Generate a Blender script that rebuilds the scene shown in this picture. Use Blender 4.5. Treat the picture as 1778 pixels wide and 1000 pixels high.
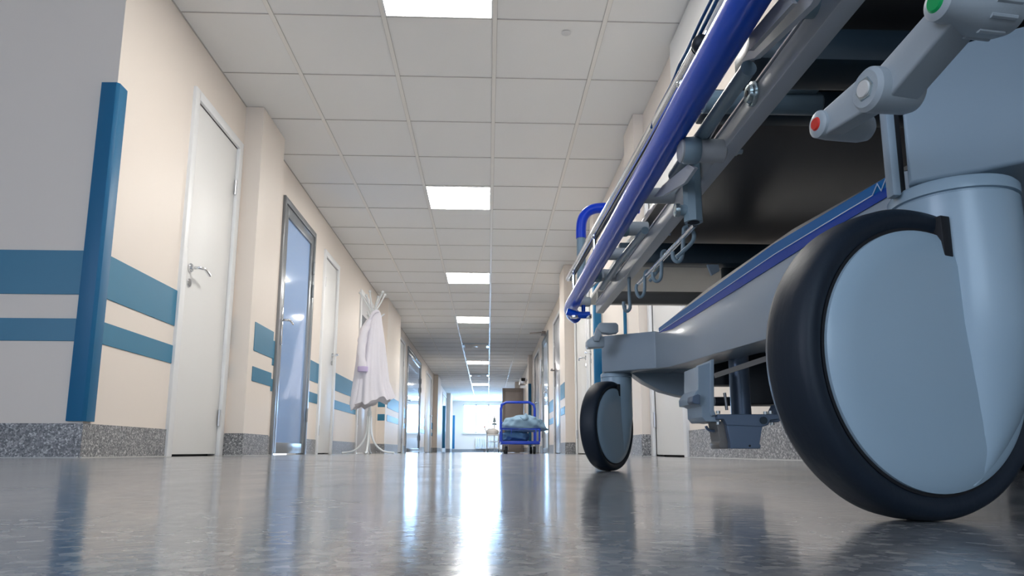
import bpy, bmesh, math, random
from mathutils import Vector, Matrix
random.seed(4)
S = bpy.context.scene
for o in list(bpy.data.objects): bpy.data.objects.remove(o)
COL = S.collection
R = math.radians
PI = math.pi

# ------------------------------------------------------------------ camera
FPX, PITCH, YAW, ROLL, CY, EYE = 1203.2957760, 0.16558237860, 0.03424550565, 0.00178842727, 583.0605, 0.029
cp, sp = math.cos(PITCH), math.sin(PITCH)
cyw, syw = math.cos(YAW), math.sin(YAW)
cr, sr = math.cos(ROLL), math.sin(ROLL)
FWD = Vector((syw*cp, cyw*cp, sp)); RT0 = Vector((cyw, -syw, 0)); UP0 = RT0.cross(FWD)
RT = RT0*cr + UP0*sr
UP = -RT0*sr + UP0*cr
camd = bpy.data.cameras.new('camera'); cam = bpy.data.objects.new('camera', camd); COL.objects.link(cam)
cam.matrix_world = Matrix(((RT.x, UP.x, -FWD.x, 0), (RT.y, UP.y, -FWD.y, 0), (RT.z, UP.z, -FWD.z, EYE), (0, 0, 0, 1)))
camd.sensor_width = 36; camd.lens = FPX/1778*36; camd.shift_y = (CY-500)/1778
camd.clip_start = 0.01; camd.clip_end = 200
S.camera = cam

# ------------------------------------------------------------------ world, exposure
S.view_settings.view_transform = 'Standard'; S.view_settings.look = 'None'
S.view_settings.exposure = 0.62; S.view_settings.gamma = 1; S.view_settings.use_curve_mapping = False
W = bpy.data.worlds.new('daylight'); S.world = W; W.use_nodes = True
W.node_tree.nodes['Background'].inputs[0].default_value = (0.80, 0.90, 1.0, 1)
W.node_tree.nodes['Background'].inputs[1].default_value = 2.2
CEIL = 2.3416          # ceiling height
PANEL = 24.0          # emission of a lit ceiling panel
def area(name, loc, rot, sx, sy, power, col):
    l = bpy.data.lights.new(name, 'AREA'); l.shape = 'RECTANGLE'; l.size = sx; l.size_y = sy
    l.energy = power; l.color = col
    o = bpy.data.objects.new(name, l); COL.objects.link(o); o.location = loc; o.rotation_euler = rot
    return o
# daylight entering by the end window, by the side hall window on the left and by the window behind the camera
area('daylight_end_window', (-0.275, 32.85, 1.54), (R(-90), 0, 0), 1.85, 1.4, 230, (0.32, 0.60, 1.0))
area('daylight_hall_window', (-4.4, -2.4, 1.3), (0, R(-90), 0), 1.6, 2.4, 27, (0.62, 0.70, 1.0))
area('daylight_rear_window', (-0.2, -4.2, 1.35), (R(90), 0, 0), 2.2, 1.5, 15, (0.36, 0.64, 1.0))
area('end_blue_fill', (1.0, 29.5, 1.5), (0, R(90), 0), 1.4, 2.4, 48, (0.30, 0.60, 1.0))  # added unseen fill, no window here; turns the corridor end bluish

def at(u, v, **k):
    d = RT*((u-889)/FPX) + UP*((CY-v)/FPX) + FWD
    (ax, val), = k.items(); i = 'XYZ'.index(ax)
    o = Vector((0, 0, EYE)); t = (val-o[i])/d[i]
    return o + d*t

# ------------------------------------------------------------------ materials
def mat(name, col, rough=.5, metal=0, spec=.5, emis=None, es=0, coat=0, trans=0, ior=1.45):
    m = bpy.data.materials.new(name); m.use_nodes = True
    b = m.node_tree.nodes['Principled BSDF']; I = b.inputs
    I['Base Color'].default_value = (*col, 1); I['Roughness'].default_value = rough; I['Metallic'].default_value = metal
    I['Specular IOR Level'].default_value = spec; I['Coat Weight'].default_value = coat; I['Coat Roughness'].default_value = .08
    I['Transmission Weight'].default_value = trans; I['IOR'].default_value = ior
    if emis: I['Emission Color'].default_value = (*emis, 1); I['Emission Strength'].default_value = es
    return m
def nodes(m): return m.node_tree.nodes, m.node_tree.links, m.node_tree.nodes['Principled BSDF']
def geo_pos(n, l, scale=(1, 1, 1)):
    g = n.new('ShaderNodeNewGeometry'); mp = n.new('ShaderNodeMapping'); mp.inputs['Scale'].default_value = scale
    l.new(g.outputs['Position'], mp.inputs['Vector']); return mp.outputs[0]
def bump(m, scale, strength, dist=.001, detail=3, sc=(1, 1, 1)):
    n, l, b = nodes(m)
    t = n.new('ShaderNodeTexNoise'); t.inputs['Scale'].default_value = scale; t.inputs['Detail'].default_value = detail
    l.new(geo_pos(n, l, sc), t.inputs['Vector'])
    bp = n.new('ShaderNodeBump'); bp.inputs['Strength'].default_value = strength; bp.inputs['Distance'].default_value = dist
    l.new(t.outputs[0], bp.inputs['Height']); l.new(bp.outputs[0], b.inputs['Normal']); return m
def speckle(m, stops, scale, scale2=None, sc=(1, 1, 1)):
    """fine chips of several greys: voronoi cell colours through a ramp, broken up by noise"""
    n, l, b = nodes(m); p = geo_pos(n, l, sc)
    nz = n.new('ShaderNodeTexNoise'); nz.inputs['Scale'].default_value = scale*.9; nz.inputs['Detail'].default_value = 2
    l.new(p, nz.inputs['Vector'])
    mx = n.new('ShaderNodeVectorMath'); mx.operation = 'MULTIPLY_ADD'
    mx.inputs[1].default_value = (1.6/scale,)*3
    l.new(nz.outputs['Color'], mx.inputs[0]); l.new(p, mx.inputs[2])
    v = n.new('ShaderNodeTexVoronoi'); v.inputs['Scale'].default_value = scale
    l.new(mx.outputs[0], v.inputs['Vector'])
    sp_ = n.new('ShaderNodeSeparateColor'); l.new(v.outputs['Color'], sp_.inputs[0])
    r = n.new('ShaderNodeValToRGB'); r.color_ramp.interpolation = 'LINEAR'
    els = r.color_ramp.elements
    els[0].position = stops[0][0]; els[0].color = (*stops[0][1], 1); els[1].position = stops[1][0]; els[1].color = (*stops[1][1], 1)
    for q, c_ in stops[2:]:
        e = els.new(q); e.color = (*c_, 1)
    l.new(sp_.outputs[0], r.inputs[0]); l.new(r.outputs[0], b.inputs['Base Color']); return m

M = {}
M['wall'] = bump(mat('cream_wall_paint', (.83, .755, .685), .45, spec=.3), 90, .05)
M['white'] = mat('white_door_lacquer', (.85, .85, .84), .48, spec=.4)
M['white_frame'] = mat('white_frame', (.86, .87, .88), .38)
M['teal'] = bump(mat('teal_wall_board', (.035, .20, .34), .38, spec=.5), 400, .15)
M['teal_guard'] = mat('teal_guard_plastic', (.008, .14, .30), .42, spec=.5)
M['baseboard'] = speckle(mat('speckled_baseboard_vinyl', (.3, .3, .3), .3), [(0, (.10, .11, .12)), (.45, (.22, .22, .23)), (.8, (.36, .36, .37)), (.95, (.62, .62, .62))], 170)
M['cove'] = mat('baseboard_seal_strip', (.55, .55, .54), .25)
fl = speckle(mat('speckled_floor_vinyl', (.3, .3, .3), .12, spec=.62), [(0, (.165, .175, .19)), (.35, (.235, .245, .26)), (.75, (.30, .302, .305)), (.95, (.41, .405, .395))], 210)
n, l, b = nodes(fl)
nz = n.new('ShaderNodeTexNoise'); nz.inputs['Scale'].default_value = 12; nz.inputs['Detail'].default_value = 6
l.new(geo_pos(n, l, (1, .5, 1)), nz.inputs['Vector'])
mr = n.new('ShaderNodeMapRange'); mr.inputs[1].default_value = .3; mr.inputs[2].default_value = .75; mr.inputs[3].default_value = .11; mr.inputs[4].default_value = .21
l.new(nz.outputs[0], mr.inputs[0]); l.new(mr.outputs[0], b.inputs['Roughness'])
nb = n.new('ShaderNodeTexNoise'); nb.inputs['Scale'].default_value = 130; nb.inputs['Detail'].default_value = 2
l.new(geo_pos(n, l), nb.inputs['Vector'])
bp = n.new('ShaderNodeBump'); bp.inputs['Strength'].default_value = .10; bp.inputs['Distance'].default_value = .001
l.new(nb.outputs[0], bp.inputs['Height']); l.new(bp.outputs[0], b.inputs['Normal'])
M['floor'] = fl
M['seam'] = mat('floor_weld_seam', (.14, .14, .15), .3)
M['tile'] = bump(mat('mineral_ceiling_tile', (.88, .88, .87), .75, spec=.2), 500, .25, .002)
M['tbar'] = mat('ceiling_grid_bar', (.88, .86, .82), .35)
M['gap'] = mat('tile_shadow_gap', (.50, .48, .46), .8)
M['lamp_glow'] = mat('lit_diffuser', (.9, .9, .9), .5, emis=(1, .965, .91), es=PANEL)
M['lamp_off'] = mat('unlit_diffuser', (.55, .66, .78), .15)
M['alu'] = mat('grey_aluminium_frame', (.30, .32, .34), .28, metal=.55)
M['alu_light'] = mat('brushed_steel', (.62, .63, .66), .28, metal=.9)
M['chrome'] = mat('chrome', (.78, .80, .83), .09, metal=1)
M['dark'] = mat('dark_gap', (.01, .01, .012), .6)
M['blueglass'] = mat('blue_film_glass', (.34, .52, .86), .05, spec=.9, coat=.5)
M['dimglass'] = mat('grey_glass', (.12, .14, .17), .08, spec=.8)
M['taupe'] = mat('taupe_door_laminate', (.30, .26, .25), .4)
M['taupe2'] = mat('taupe_door_rail', (.22, .19, .18), .4)
M['beige_panel'] = mat('beige_cupboard_panel', (.50, .40, .32), .4)
M['rack'] = mat('white_powder_coat', (.80, .84, .86), .25)
M['coat'] = bump(mat('white_lab_coat_cotton', (.88, .86, .93), .85, spec=.1), 60, .15, .01)
M['cart_blue'] = mat('blue_cart_paint', (.012, .06, .55), .3, spec=.6)
M['rubber'] = mat('black_rubber', (.015, .018, .024), .45)
M['steel'] = mat('galvanised_steel', (.45, .47, .50), .35, metal=.8)
M['bag_light'] = bump(mat('pale_blue_linen', (.27, .42, .57), .8, spec=.15), 25, .3, .02)
M['bag_dark'] = bump(mat('blue_linen', (.09, .21, .40), .8, spec=.15), 25, .3, .02)
M['radiator'] = mat('radiator_enamel', (.8, .82, .85), .3)
M['yellow_red'] = mat('red_grip', (.5, .06, .05), .4)
# stretcher
M['bed'] = bump(mat('grey_bed_enamel', (.32, .405, .475), .36, spec=.5), 220, .05)
M['beam'] = bump(mat('grey_beam_enamel', (.33, .395, .45), .28, spec=.5, coat=.1), 160, .04)
M['cover'] = bump(mat('pale_grey_caster_plastic', (.36, .475, .56), .25, spec=.5), 260, .03)
M['pedal'] = bump(mat('grey_pedal_plastic', (.40, .45, .48), .33), 500, .08)
M['tyre'] = bump(mat('black_tyre_rubber', (.010, .017, .028), .5, spec=.4), 300, .25, .0006, 3, (1, 1, .25))
M['bumper'] = bump(mat('blue_bumper_plastic', (.0, .085, .66), .30, spec=.35, coat=.22), 30, .03, .001)
M['bumper'].node_tree.nodes['Principled BSDF'].inputs['Coat Roughness'].default_value = .12; M['bumper'].node_tree.nodes['Principled BSDF'].inputs['Coat IOR'].default_value = 1.9
M['sky_plastic'] = mat('mattress_blue_vinyl', (.02, .16, .42), .22, spec=.6)
M['grip'] = mat('bright_blue_grip', (.0, .05, .62), .28)
M['alurail'] = bump(mat('satin_aluminium_rail', (.56, .58, .60), .36, metal=.2), 120, .03)
M['stub'] = mat('pale_grey_moulded_plastic', (.47, .48, .48), .35)
M['cap'] = mat('blue_grey_cap_plastic', (.24, .33, .38), .3)
M['decal_blue'] = mat('blue_beam_decal', (.0, .05, .36), .35, spec=.1)
M['decal_blue_lit'] = mat('lit_blue_beam_decal', (.0, .13, .38), .35, spec=.1)
M['decal_line'] = mat('white_decal_line', (.62, .72, .82), .3)
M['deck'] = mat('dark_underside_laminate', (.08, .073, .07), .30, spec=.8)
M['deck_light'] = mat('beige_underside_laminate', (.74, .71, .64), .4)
M['navy'] = mat('dark_blue_grey_frame', (.022, .040, .055), .35)
M['greytube'] = mat('taupe_grey_tube', (.17, .165, .155), .4)
M['mech'] = mat('blue_grey_mechanism', (.13, .18, .26), .3, metal=.45)
M['mech_dark'] = mat('dark_mechanism', (.02, .024, .03), .4)
M['red'] = mat('red_marker', (.72, .035, .02), .4)
M['green'] = mat('green_marker', (.0, .38, .10), .4)
M['bolt'] = mat('zinc_bolt', (.50, .58, .60), .22, metal=.9)
M['hexcap'] = mat('pale_hex_plug', (.70, .68, .64), .4)
M['cable'] = mat('blue_cable_sheath', (.01, .09, .24), .3)
M['sky'] = mat('window_net_curtain', (.85, .88, .92), .9)

# ------------------------------------------------------------------ mesh helpers
WO = {}
def new(): return bmesh.new()
def obj(name, bm, m, parent=None, origin=None, smooth=40):
    me = bpy.data.meshes.new(name)
    bmesh.ops.recalc_face_normals(bm, faces=bm.faces)
    vs = [v.co for v in bm.verts]
    lo = Vector([min(v[i] for v in vs) for i in range(3)]); hi = Vector([max(v[i] for v in vs) for i in range(3)])
    c = Vector(origin) if origin else (Vector(((lo.x+hi.x)/2, (lo.y+hi.y)/2, lo.z)) if parent is None else (lo+hi)/2)
    for v in bm.verts: v.co -= c
    for f in bm.faces: f.smooth = True
    bm.to_mesh(me); bm.free()
    me.set_sharp_from_angle(angle=R(smooth))
    for mm in (m if isinstance(m, (list, tuple)) else [m]): me.materials.append(mm)
    o = bpy.data.objects.new(name, me); COL.objects.link(o); WO[o.name] = c
    if parent is not None: o.parent = parent; o.location = c - WO[parent.name]
    else: o.location = c
    return o
def empty(name, loc):
    o = bpy.data.objects.new(name, None); COL.objects.link(o); o.location = loc; WO[o.name] = Vector(loc); o.empty_display_size = .05; return o
def tag(o, label, cat, group=None):
    o['label'] = label; o['category'] = cat
    if group: o['group'] = group
    return o
def struct(name, bm, m, parent=None, smooth=40):
    o = obj(name, bm, m, parent, smooth=smooth)
    if parent is None: o['kind'] = 'structure'
    return o
def box(bm, x0, x1, y0, y1, z0, z1, bev=0, seg=2, mi=0):
    r = bmesh.ops.create_cube(bm, size=1)
    for v in r['verts']:
        v.co = Vector((x0+(v.co.x+.5)*(x1-x0), y0+(v.co.y+.5)*(y1-y0), z0+(v.co.z+.5)*(z1-z0)))
    fs = {f for v in r['verts'] for f in v.link_faces}
    if bev:
        es = list({e for f in fs for e in f.edges})
        rr = bmesh.ops.bevel(bm, geom=es, offset=bev, segments=seg, profile=.5, affect='EDGES', clamp_overlap=True)
        fs |= set(rr['faces'])
    for f in fs:
        if f.is_valid: f.material_index = mi
    return bm
def prism(bm, pts, vec, bev=0, mi=0):
    """polygon (3D points) extruded along vec"""
    vec = Vector(vec)
    a = [bm.verts.new(Vector(p)) for p in pts]; b_ = [bm.verts.new(Vector(p)+vec) for p in pts]
    fs = [bm.faces.new(a), bm.faces.new(b_[::-1])]; n_ = len(pts)
    for i in range(n_): fs.append(bm.faces.new((a[i], a[(i+1) % n_], b_[(i+1) % n_], b_[i])))
    bmesh.ops.recalc_face_normals(bm, faces=fs)
    if bev: bmesh.ops.bevel(bm, geom=list({e for f in fs for e in f.edges}), offset=bev, segments=2, profile=.5, affect='EDGES', clamp_overlap=True)
    for f in fs:
        if f.is_valid: f.material_index = mi
    return bm
def catmull(pts, k=6):
    P = [Vector(p) for p in pts]; out = []
    for i in range(len(P)-1):
        a, b_, c, d = P[max(i-1, 0)], P[i], P[i+1], P[min(i+2, len(P)-1)]
        for j in range(k):
            t = j/k
            out.append(.5*((2*b_)+(c-a)*t+(2*a-5*b_+4*c-d)*t*t+(3*b_-a-3*c+d)*t**3))
    out.append(P[-1]); return out
def tube(bm, pts, r, n_=14, caps=True, smooth=0, flat=None, mi=0):
    P = [Vector(p) for p in pts]
    if smooth: P = catmull(P, smooth)
    rr = r if hasattr(r, '__len__') else None
    rings = []; t0 = (P[1]-P[0]).normalized()
    up = Vector((0, 0, 1)) if abs(t0.z) < .9 else Vector((1, 0, 0))
    s = t0.cross(up).normalized()
    for i, p in enumerate(P):
        t = (P[min(i+1, len(P)-1)]-P[max(i-1, 0)]).normalized()
        s = (s - t*s.dot(t)).normalized(); q = t.cross(s)
        ri = (rr[min(int(i*len(rr)/len(P)), len(rr)-1)] if rr else r)
        fx, fy = flat if flat else (1, 1)
        rings.append([bm.verts.new(p+s*math.cos(a)*ri*fx+q*math.sin(a)*ri*fy) for a in [2*PI*k/n_ for k in range(n_)]])
    for A, B in zip(rings, rings[1:]):
        for k in range(n_):
            f = bm.faces.new((A[k], A[(k+1) % n_], B[(k+1) % n_], B[k])); f.material_index = mi
    if caps:
        for A in (rings[0][::-1], rings[-1]):
            f = bm.faces.new(A); f.material_index = mi
    return bm
def lathe(bm, prof, c, ax, n_=32, mi=0, caps=True):
    """prof: list of (radius, height along ax) around centre c"""
    ax = Vector(ax).normalized(); up = Vector((0, 0, 1)) if abs(ax.z) < .9 else Vector((1, 0, 0))
    s = ax.cross(up).normalized(); q = ax.cross(s); c = Vector(c); rings = []
    for r, h in prof:
        rings.append([bm.verts.new(c+ax*h+(s*math.cos(a)+q*math.sin(a))*max(r, 1e-5)) for a in [2*PI*k/n_ for k in range(n_)]])
    for A, B in zip(rings, rings[1:]):
        for k in range(n_):
            f = bm.faces.new((A[k], A[(k+1) % n_], B[(k+1) % n_], B[k])); f.material_index = mi
    if caps:
        bm.faces.new(rings[0][::-1]).material_index = mi; bm.faces.new(rings[-1]).material_index = mi
    return bm
def cyl(bm, a, b_, r, n_=24, bev=0, mi=0):
    a = Vector(a); b_ = Vector(b_); L = (b_-a).length
    pr = [(r-bev, 0), (r, bev), (r, L-bev), (r-bev, L)] if bev else [(r, 0), (r, L)]
    return lathe(bm, pr, a, b_-a, n_, mi)
def sphere(bm, c, r, sc=(1, 1, 1), u=20, v=12):
    rr = bmesh.ops.create_uvsphere(bm, u_segments=u, v_segments=v, radius=r)
    for w in rr['verts']: w.co = Vector((w.co.x*sc[0], w.co.y*sc[1], w.co.z*sc[2])) + Vector(c)
    return bm
def loft(bm, rings, caps=True, mi=0):
    V = [[bm.verts.new(p) for p in r] for r in rings]; n_ = len(V[0])
    for A, B in zip(V, V[1:]):
        for k in range(n_): bm.faces.new((A[k], A[(k+1) % n_], B[(k+1) % n_], B[k])).material_index = mi
    if caps: bm.faces.new(V[0][::-1]).material_index = mi; bm.faces.new(V[-1]).material_index = mi
    return bm

# ================================================================== SETTING
XL, XR, YB, YE = -1.661, 1.058, -4.3, 32.5
XH = -4.6             # far side of the hall that opens on the left, before the corner
YC = 2.92             # the corner
bm = new(); box(bm, XH-.1, XR+.4, YB-.1, YE+.1, -.1, 0); struct('floor', bm, M['floor'])
# weld seam in the floor sheet, running askew to the left
bm = new(); prism(bm, [(-1.64, 3.2, .0002), (-1.64, 3.206, .0002), (-.35, 2.006, .0002), (-.35, 2.0, .0002)], (0, 0, .0002)); struct('trim_1', bm, M['seam'])
# ceiling slab with grid, three materials
GX, GY = .02106, 3.426
bm = new(); box(bm, XH-.1, XR+.4, YB-.1, YE+.1, CEIL+.004, CEIL+.1)
tilem = M['tile']
struct('ceiling', bm, tilem)
bm = new(); bg = new()
xs = [GX+.6*i for i in range(-8, 3)]
for x in xs:
    y0 = YB if x > XL or x < XL else YB
    y1 = YE if x > XL else YC-.01
    box(bm, x-.012, x+.012, YB, y1, CEIL-.0012, CEIL+.006)
    box(bg, x-.0138, x+.0138, YB, y1, CEIL+.001, CEIL+.006)
k = -13
while GY+.6*k < YE:
    y = GY+.6*k
    x0 = XL if y > YC else XH
    if y > YB: box(bg, x0, XR, y-.0022, y+.0022, CEIL-.0004, CEIL+.006)
    k += 1
box(bg, XL, XL+.006, YC, YE, CEIL-.0015, CEIL+.006); 
struct('trim_2', bm, M['tbar']); struct('trim_3', bg, M['gap'])

def rect_wall_x(bm, x, y0, y1, z0=0, z1=CEIL, t=.12, side=-1, holes=()):
    """wall plane at x, thickness away from corridor; holes = (y0, y1, ztop)"""
    xa, xb = (x-t, x) if side < 0 else (x, x+t)
    y = y0
    for h0, h1, zt in sorted(holes):
        box(bm, xa, xb, y, h0, z0, z1); box(bm, xa, xb, h0, h1, zt, z1); y = h1
    box(bm, xa, xb, y, y1, z0, z1); return bm

doorsL = [(3.72, 4.36, 1.995), (5.44, 6.36, 2.02), (6.86, 7.43, 1.985), (8.86, 9.75, 2.04), (12.75, 13.6, 2.1), (14.2, 16.95, 2.12), (18.45, 20.2, 2.10), (25.2, 27.4, 2.1)]
bm = new(); rect_wall_x(bm, XL, YC, YE, holes=doorsL, t=.14); box(bm, XH, XL-.14, YC, YC+.14, 0, CEIL)
for y0, y1, xp in ((4.46, 4.95, -1.54), (10.42, 11.95, -1.53), (21.2, 22.5, -1.53), (27.9, 29.2, -1.50)):
    box(bm, XL-.01, xp, y0, y1, 0, CEIL)
struct('wall_left', bm, M['wall'])
doorsR = [(3.69, 4.38, 1.995), (6.62, 7.12, 1.99), (7.30, 8.22, 1.99), (10.0, 11.0, 2.05), (12.1, 13.3, 2.1), (14.2, 15.6, 2.1)]
bm = new(); rect_wall_x(bm, XR, YB, YE, holes=doorsR, t=.14, side=1)
for y0, y1, xp in ((4.46, 4.80, .99), (6.30, 6.52, .985), (8.40, 8.95, .935), (16.6, 17.2, .974), (23.2, 23.6, .90)):
    box(bm, xp, XR+.01, y0, y1, 0, CEIL)
struct('wall_right', bm, M['wall'])
bm = new(); box(bm, XH-.12, XH, YB, YC+.14, 0, .55); box(bm, XH-.12, XH, YB, YC+.14, 2.1, CEIL); box(bm, XH-.12, XH, YB, -3.6, .55, 2.1); box(bm, XH-.12, XH, -1.2, YC+.14, .55, 2.1)
struct('wall_hall', bm, M['wall'])
bm = new(); box(bm, XH-.12, -1.4, YB-.12, YB, 0, CEIL); box(bm, 1.0, XR+.14, YB-.12, YB, 0, CEIL); box(bm, -1.4, 1.0, YB-.12, YB, 0, .6); box(bm, -1.4, 1.0, YB-.12, YB, 2.1, CEIL)
struct('wall_rear', bm, M['wall'])
# end wall with window
wx0, wx1, wz0, wz1 = -1.17, .62, .87, 2.21
bm = new(); box(bm, XL-.1, wx0, YE, YE+.2, 0, CEIL); box(bm, wx1, XR+.1, YE, YE+.2, 0, CEIL); box(bm, wx0, wx1, YE, YE+.2, 0, wz0); box(bm, wx0, wx1, YE, YE+.2, wz1, CEIL)
struct('wall_end', bm, M['wall'])
bm = new()
for x in (wx0, -.58, .0, wx1-.05): box(bm, x, x+.05, YE+.03, YE+.08, wz0, wz1)
for z in (wz0, wz1-.05): box(bm, wx0, wx1, YE+.03, YE+.08, z, z+.05)
w1 = struct('window_1', bm, M['white_frame'])
bm = new(); box(bm, wx0, wx1, YE+.05, YE+.056, wz0, wz1)
gl = mat('window_glass', (1, 1, 1), 0)
n, l, b = nodes(gl); tr = n.new('ShaderNodeBsdfTransparent'); gs = n.new('ShaderNodeBsdfGlossy'); gs.inputs['Roughness'].default_value = .02
fr_ = n.new('ShaderNodeFresnel'); mx = n.new('ShaderNodeMixShader'); l.new(fr_.outputs[0], mx.inputs[0]); l.new(tr.outputs[0], mx.inputs[1]); l.new(gs.outputs[0], mx.inputs[2])
l.new(mx.outputs[0], n['Material Output'].inputs[0])
obj('pane', bm, gl, w1)
bm = new(); box(bm, wx0-.05, wx1+.05, YE-.12, YE+.02, wz0-.035, wz0, .005); obj('window_sill', bm, M['white_frame'], w1)

# baseboards (speckled vinyl, with a pale sealing strip at the floor)
def base_x(bm, bc, x, y0, y1, s):
    box(bm, *sorted((x, x+s*.006)), y0, y1, 0, .140); box(bc, *sorted((x+s*.006, x+s*.014)), y0, y1, 0, .0045)
def base_y(bm, bc, y, x0, x1):
    box(bm, x0, x1, y-.006, y, 0, .140); box(bc, x0, x1, y-.014, y-.006, 0, .0045)
bm = new(); bc = new()
for y0, y1 in ((YC-.006, 3.66), (4.42, 4.46), (4.95, 5.38), (6.42, 6.80), (7.49, 8.8), (9.8, 10.42), (11.95, 12.7), (13.65, 14.1), (17.05, 18.38), (20.3, 21.2), (22.5, 25.1), (27.5, 27.9), (29.2, YE)): base_x(bm, bc, XL, y0, y1, 1)
for y0, y1, xp in ((4.46, 4.95, -1.54), (10.42, 11.95, -1.53), (21.2, 22.5, -1.53), (27.9, 29.2, -1.50)):
    base_x(bm, bc, xp, y0-.006, y1, 1); base_y(bm, bc, y0, XL, xp)
base_y(bm, bc, YC, XH, XL)
struct('baseboard_left', bm, M['baseboard']); struct('trim_4', bc, M['cove'])
bm = new(); bc = new()
for y0, y1 in ((YB, 3.63), (4.80, 6.30), (7.17, 7.24), (8.28, 8.40), (8.95, 9.94), (11.06, 12.03), (13.36, 14.1), (15.7, 16.6), (17.2, 23.2), (23.6, YE)): base_x(bm, bc, XR, y0, y1, -1)
for y0, y1, xp in ((4.46, 4.80, .99), (6.30, 6.52, .985), (8.40, 8.95, .935), (16.6, 17.2, .974), (23.2, 23.6, .90)):
    base_x(bm, bc, xp, y0-.006, y1, -1); base_y(bm, bc, y0, xp, XR)
struct('baseboard_right', bm, M['baseboard']); struct('trim_5', bc, M['cove'])
bm = new(); bc = new(); base_y(bm, bc, YE, XL, XR); struct('baseboard_end', bm, M['baseboard']); bc.free()

# teal wall boards: wide band and narrow band
Z1, Z2 = (.680, .872), (.481, .577)
ti = [6]
def stripes(segs):
    for z0, z1 in (Z1, Z2):
        bm = new()
        for s in segs:
            if s[0] == 'x':
                _, x, sg, y0, y1 = s; box(bm, *sorted((x, x+sg*.004)), y0, y1, z0, z1, .0015, 1)
            else:
                _, y, x0, x1 = s; box(bm, x0, x1, y-.004, y, z0, z1, .0015, 1)
        struct('trim_%d' % ti[0], bm, M['teal']); ti[0] += 1
stripes([('y', YC, XH, XL-.02)])
stripes([('x', XL, 1, YC+.06, 3.66)])
stripes([('x', XL, 1, 4.42, 4.455)])
stripes([('x', -1.54, 1, 4.55, 4.949)])
stripes([('x', XL, 1, 4.951, 5.38)])
stripes([('x', XL, 1, 6.42, 6.80)])
stripes([('x', XL, 1, 7.49, 8.78)])
stripes([('y', 10.42, XL+.02, -1.535), ('x', -1.53, 1, 10.6, 11.95)])
stripes([('x', XL, 1, 13.65, 14.1)])
stripes([('x', XL, 1, 17.05, 18.38), ('x', XL, 1, 20.3, 21.1)])
stripes([('x', .935, -1, 8.43, 8.92)])
stripes([('x', XR, -1, 8.97, 9.92)])
stripes([('x', XR, -1, 7.16, 7.25)])
stripes([('x', XR, -1, 4.82, 5.1), ('x', XR, -1, 5.35, 6.28)])
stripes([('x', XR, -1, 11.1, 12.0)])

# teal corner guards
def guard(x, y, sx, z0=.149, z1=1.642, w=.06, t=.010):
    """angle profile round an outer corner: one leg faces the camera, one the corridor (sx = +1: corridor to the right)"""
    bm = new()
    if sx > 0: pts = [(x-w, y), (x-w, y-t), (x+.004, y-t-.002), (x+t+.002, y-.004), (x+t, y+w), (x, y+w), (x, y)]
    else: pts = [(x+w, y), (x+w, y-t), (x-.004, y-t-.002), (x-t-.002, y-.004), (x-t, y+w), (x, y+w), (x, y)]
    prism(bm, [(p[0], p[1], z0) for p in pts], (0, 0, z1-z0), .0015)
    o = struct('trim_%d' % ti[0], bm, M['teal_guard'], smooth=25); ti[0] += 1; return o
guard(XL, YC, 1, w=.062, t=.014)
guard(.985, 6.30, -1); guard(XR-.012, 5.20, -1, w=.012); guard(.974, 16.6, -1); guard(-1.53, 24.9, 1, w=.09); guard(-1.5, 31.5, 1, w=.09); guard(.90, 23.2, -1)
# the white boxed-in duct at the top of the right wall
bm = new(); box(bm, XR-.03, XR, .6, 3.63, 1.95, CEIL-.002, .004); struct('trim_%d' % ti[0], bm, M['white']); ti[0] += 1

# ------------------------------------------------------------------ doors
dn = [1]
def handle_set(parent, x, y, z, s, dy, metal):
    """lever handle on a wall plane x; s = direction out of the wall; dy = lever direction"""
    bm = new(); cyl(bm, (x, y, z), (x+s*.012, y, z), .026, 20, .003); obj('handle_rose', bm, metal, parent)
    bm = new(); tube(bm, [(x+s*.008, y, z), (x+s*.05, y, z), (x+s*.062, y+dy*.012, z), (x+s*.066, y+dy*.05, z+.004), (x+s*.062, y+dy*.125, z-.012)], .0095, 12, smooth=4)
    obj('door_handle', bm, metal, parent)
    bm = new(); cyl(bm, (x, y, z-.085), (x+s*.008, y, z-.085), .024, 18, .002); obj('lock_plate', bm, metal, parent)
def white_door(x, s, y0, y1, zt, handle_y, hinge_y, fr=.055, handle=True, slab=None):
    bm = new(); a = x-s*.10; c = x+s*.018
    xa, xb = sorted((a, c))
    for q0, q1 in ((y0-.005-fr, y0), (y1, y1+fr+.005)): box(bm, xa, xb, q0, q1, 0, zt+fr, .003)
    box(bm, xa, xb, y0-.005, y1+.005, zt, zt+fr, .003)
    d = struct('door_%d' % dn[0], bm, M['white_frame']); dn[0] += 1
    bm = new(); xs_ = sorted((x-s*.045, x-s*.004)); box(bm, xs_[0], xs_[1], y0+.003, y1-.003, .012, zt-.003, .002)
    obj('door_slab', bm, slab or M['white'], d)
    bm = new(); xs_ = sorted((x-s*.095, x-s*.05)); box(bm, xs_[0], xs_[1], y0, y1, 0, zt, 0); obj('door_rebate', bm, M['dark'], d)
    if handle: handle_set(d, x-s*.004, handle_y, 1.035, s, 1 if hinge_y > handle_y else -1, M['chrome'])
    for z in (.23, 1.72):
        bm = new(); cyl(bm, (x+s*.008, hinge_y, z-.05), (x+s*.008, hinge_y, z+.05), .009, 12, .002); obj('hinge', bm, M['alu_light'], d)
    return d
def back_room(x, s, y0, y1, zt, m):
    pass
white_door(XL, 1, *doorsL[0], 3.80, 4.345)
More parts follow.
